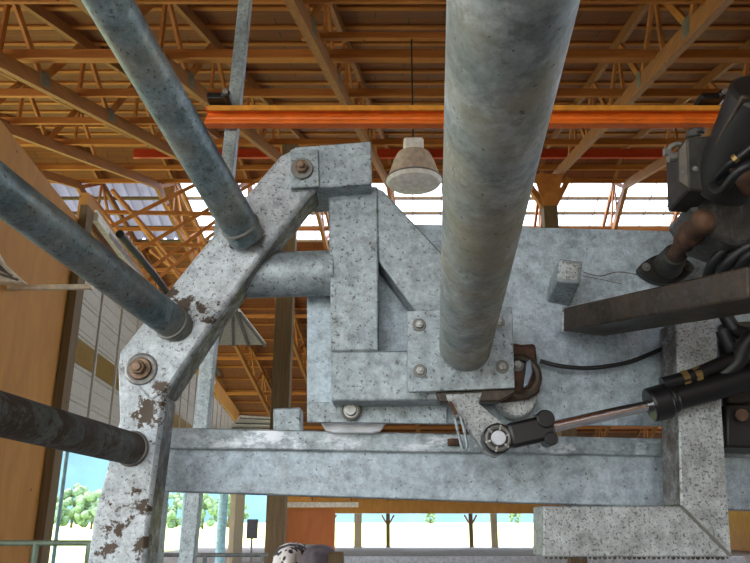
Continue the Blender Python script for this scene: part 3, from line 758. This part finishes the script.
MB().path([P1+E2*.03+off, P1+E2*.12+off, P1+E2*.25+off+up*.015, P2+off+up*.03], .019).build('supply_line', 'black', t, smooth=True)
m = MB()
for k in (.085, .12): m.tube(P1+E2*k+off, P1+E2*(k+.018)+off, .0215, n=6)
m.build('hose_fitting', 'brass', t, bevel=.001)

# right mitred bracket
t = thing('mitred_bracket', 'mitred L shaped speckled galvanised tube at the lower right', 'bracket', at(640, 557, 2.06))
MB().prism([(676, 318), (716, 318), (732, 556), (681, 505)], 2.045, .13).build('upright_tube', 'galv_speck_side', t, bevel=.005)
MB().prism([(543, 506), (680, 505.5), (731, 557), (543, 557)], 2.045, .13).build('foot_tube', 'galv_speck', t, bevel=.005)
m = MB(); p_, q_ = at(681, 506, 2.045), at(731, 556, 2.045); m.tube(p_, q_, .004, n=8); m.build('weld_seam', 'plate', t)
m = MB(); rnd = random.Random(3)
for k in range(38):
    xx = 546+k*4.9; zz = at(xx, 557.5, 2.06)
    q = bmesh.ops.create_icosphere(m.bm, subdivisions=1, radius=rnd.uniform(.003, .007)); bmesh.ops.translate(m.bm, vec=zz, verts=q['verts'])
m.build('dirt_crust', 'mud', t)
# greasy support tube
t = thing('support_tube', 'greasy brown rectangular tube projecting right above the mitred bracket', 'steel tube', dp(600, 330, 2.2))
p_, q_ = dp(585, 322, 2.24), dp(775, 286, 1.62)
MB().bar(p_, q_, .16, .072).build('tube_body', 'greasy', t, bevel=.006)
MB().bar(p_-(q_-p_).normalized()*.004, p_+(q_-p_).normalized()*.002, .165, .077).build('end_weld', 'galv_speck', t, bevel=.004)
# cable
tag(MB().path([at(540, 361, 2.17), at(560, 366, 2.16), at(590, 368, 2.16), at(625, 363, 2.16), at(650, 354, 2.16), at(670, 345, 2.17)], .0065).build('hydraulic_line', 'rubber', smooth=True), 'thin black line sagging across the steel panel to the bracket', 'hose')
# oval flange bearing + shaft
t = thing('drive_shaft', 'rusty jointed shaft in a dark oval flange at the right of the panel', 'shaft', at(668, 285, 2.15))
m = MB(); pts = []
for k in range(40):
    a_ = 2*math.pi*k/40; ex = 28*math.copysign(abs(math.cos(a_))**.9, math.cos(a_)); ey = (15-6*abs(math.cos(a_))**2)*math.sin(a_)
    pts.append((667+ex, 268+ey+ex*-.02))
m.prism(pts, 2.165, .034); m.build('oval_flange', 'darkmetal', t, bevel=.005)
for px, py in ((646, 267), (689, 267)): hexbolt(at(px, py, 2.164), TOCAM, .014, t, 'plate')
c0 = at(668, 266, 2.16); c1 = dp(681, 246, 2.12); c2 = dp(691, 234, 2.0); c3 = dp(703, 222, 1.9)
MB().tube(c0, c0.lerp(c1, .6), .045, .035, n=32).build('bearing_boss', 'castdark', t, bevel=.005)
MB().tube(c0.lerp(c1, .3), c1.lerp(c2, .5), .024, n=28).build('shaft', 'rust', t, smooth=True)
m = MB()
for cc, rr in ((c1.lerp(c2, .4), .031), (c2, .036), (c3, .034)):
    q = bmesh.ops.create_uvsphere(m.bm, u_segments=28, v_segments=16, radius=rr)
    bmesh.ops.translate(m.bm, vec=cc, verts=q['verts'])
m.tube(c1.lerp(c2, .4), c3, .028, n=28); m.build('universal_joint', 'rust', t, smooth=True)
# hydraulic motor / gearbox
t = thing('hydraulic_motor', 'dark greasy hydraulic motor and gearbox in the upper right corner', 'motor', dp(720, 240, 1.9))
def dprism(pix, d0, d1):
    m = MB(); m.hexa([dp(x, y, d0) for x, y in pix], [dp(x*1.0, y, d0)+Vector((0, d1-d0, 0)) for x, y in pix]); return m
dprism([(686, 137), (713, 135), (722, 180), (714, 192), (688, 190)], 1.86, 2.0).build('gear_block', 'castdark', t, bevel=.006)
m = MB(); m.hexa([dp(678, 150, 1.87), dp(687, 137, 1.86), dp(690, 190, 1.86), dp(678, 182, 1.87)], [dp(683, 152, 1.97), dp(690, 140, 1.97), dp(692, 188, 1.97), dp(684, 180, 1.97)]); m.build('side_cover', 'greasy', t, bevel=.004)
hexbolt(dp(695, 169, 1.858), TOCAM, .008, t, 'bolt')
MB().tube(dp(722, 190, 1.9), dp(768, 92, 1.7), .075, .085, n=40).build('motor_body', 'darkmetal', t, bevel=.01)
m = MB(); m.bar(dp(712, 160, 1.83), dp(748, 96, 1.66), .03, .012, Vector((0, -1, 0))); m.build('cover_strip', 'greasy', t, bevel=.004)
dprism([(690, 204), (700, 196), (830, 190), (830, 243), (735, 244), (712, 236), (700, 222)], 1.95, 2.12).build('speckled_housing', 'spkdark', t, bevel=.012)
MB().tube(dp(735, 178, 1.82), dp(790, 150, 1.75), .06, n=32).build('drive_hub', 'rust', t, bevel=.008)
m = MB(); m.tube(dp(696, 134, 1.93), dp(696, 129, 1.93), .022, n=20); m.tube(dp(694, 137, 1.93), dp(694, 130, 1.93), .02, n=20); m.build('filler_cap', 'castdark', t, bevel=.003)
m = MB(); m.tube(dp(668, 158, 1.9), dp(682, 156, 1.9), .012, n=10); m.path([dp(666, 152, 1.9), dp(672, 146, 1.9), dp(680, 144, 1.9), dp(688, 150, 1.9)], .007); m.tube(dp(664, 152, 1.9), dp(670, 152, 1.9), .011, n=6); m.build('pipe_fitting', 'plate', t, smooth=True)
m = MB(); m.path([dp(716, 178, 1.8), dp(728, 165, 1.74), dp(738, 158, 1.72), dp(760, 140, 1.7)], .009); m.path([dp(712, 186, 1.82), dp(722, 190, 1.76), dp(740, 170, 1.7), dp(765, 160, 1.7)], .011); m.build('hose', 'rubber', t, smooth=True)
m = MB(); m.tube(dp(733, 160, 1.715), dp(737, 157, 1.71), .011, n=8); m.build('yellow_fitting', 'brass', t)
# hoses right
hs = [[(760, 236, 1.98), (735, 242, 2.0), (714, 262, 2.04), (706, 285, 2.1)], [(765, 240, 1.95), (742, 250, 1.97), (726, 266, 2.0), (718, 290, 2.08)],
      [(770, 246, 1.92), (752, 254, 1.94), (740, 268, 1.98), (735, 290, 2.05)], [(772, 255, 1.9), (758, 262, 1.92), (752, 275, 1.96), (750, 292, 2.03)]]
for i, h in enumerate(hs):
    tag(MB().path([dp(*p) for p in h], .016).build('hydraulic_hose', 'rubber', smooth=True), 'thick black hydraulic hose curving down beside the speckled housing', 'hose', 'hoses beside the speckled housing')
hs = [[(775, 322, 1.96), (748, 340, 1.97), (738, 362, 1.98), (715, 380, 2.0)], [(722, 330, 2.1), (732, 350, 2.08), (745, 372, 2.03), (770, 378, 2.0)], [(722, 308, 2.12), (735, 330, 2.1), (755, 335, 2.05), (775, 340, 2.0)]]
for h in hs:
    tag(MB().path([dp(*p) for p in h], .02).build('hydraulic_hose', 'rubber', smooth=True), 'thick black hose bending behind the black cylinder at the right edge', 'hose', 'hoses behind the cylinder')
t = thing('valve_block', 'dark valve block at the right edge above the crossbeam', 'valve', dp(745, 430, 2.2))
MB().prism([(726, 404), (800, 400), (800, 450), (726, 447)], 2.12, .17).build('block', 'darkmetal', t, bevel=.008)
MB().tube(at(742, 415, 2.12), at(742, 415, 2.08), .018, n=8).build('plug', 'rust', t)
tag(MB().prism([(722, 322), (800, 318), (800, 404), (728, 404)], 2.15, .04).build('gear_cover', 'castdark', bevel=.01), 'dark cover plate behind the hoses at the right edge', 'cover')

# ------------------------------------------------------------------ camera, light
cam = bpy.data.cameras.new('camera'); co = bpy.data.objects.new('camera', cam); COL.objects.link(co)
co.location = CAMPOS; co.rotation_euler = (math.pi/2+PITCH, 0, 0)
cam.sensor_width = 36; cam.lens = 36*F/750; cam.clip_end = 5000; cam.clip_start = .05
S.camera = co
w = bpy.data.worlds.new('world'); S.world = w; w.use_nodes = True
nt = w.node_tree; bg = nt.nodes['Background']
sk = nt.nodes.new('ShaderNodeTexSky'); sk.sky_type = 'NISHITA'; sk.sun_disc = False
sk.sun_elevation = math.radians(48); sk.sun_rotation = math.radians(200); sk.dust_density = 3; sk.air_density = 1.2
nt.links.new(mix(nt, .6, sk.outputs[0], (6.5, 6.9, 7.6)), bg.inputs[0]); bg.inputs[1].default_value = .35
sun = bpy.data.lights.new('sun', 'SUN'); so = bpy.data.objects.new('sun', sun); COL.objects.link(so)
sun.energy = 5.0; sun.angle = .02; sun.color = (1, .95, .86)
so.rotation_euler = (math.radians(35), 0, math.radians(-105))
vs = S.view_settings; vs.view_transform = 'Standard'; vs.look = 'None'; vs.gamma = 1; vs.use_curve_mapping = False
vs.exposure = 1.35
for o in bpy.data.objects:
    if '_o' in o: del o['_o']
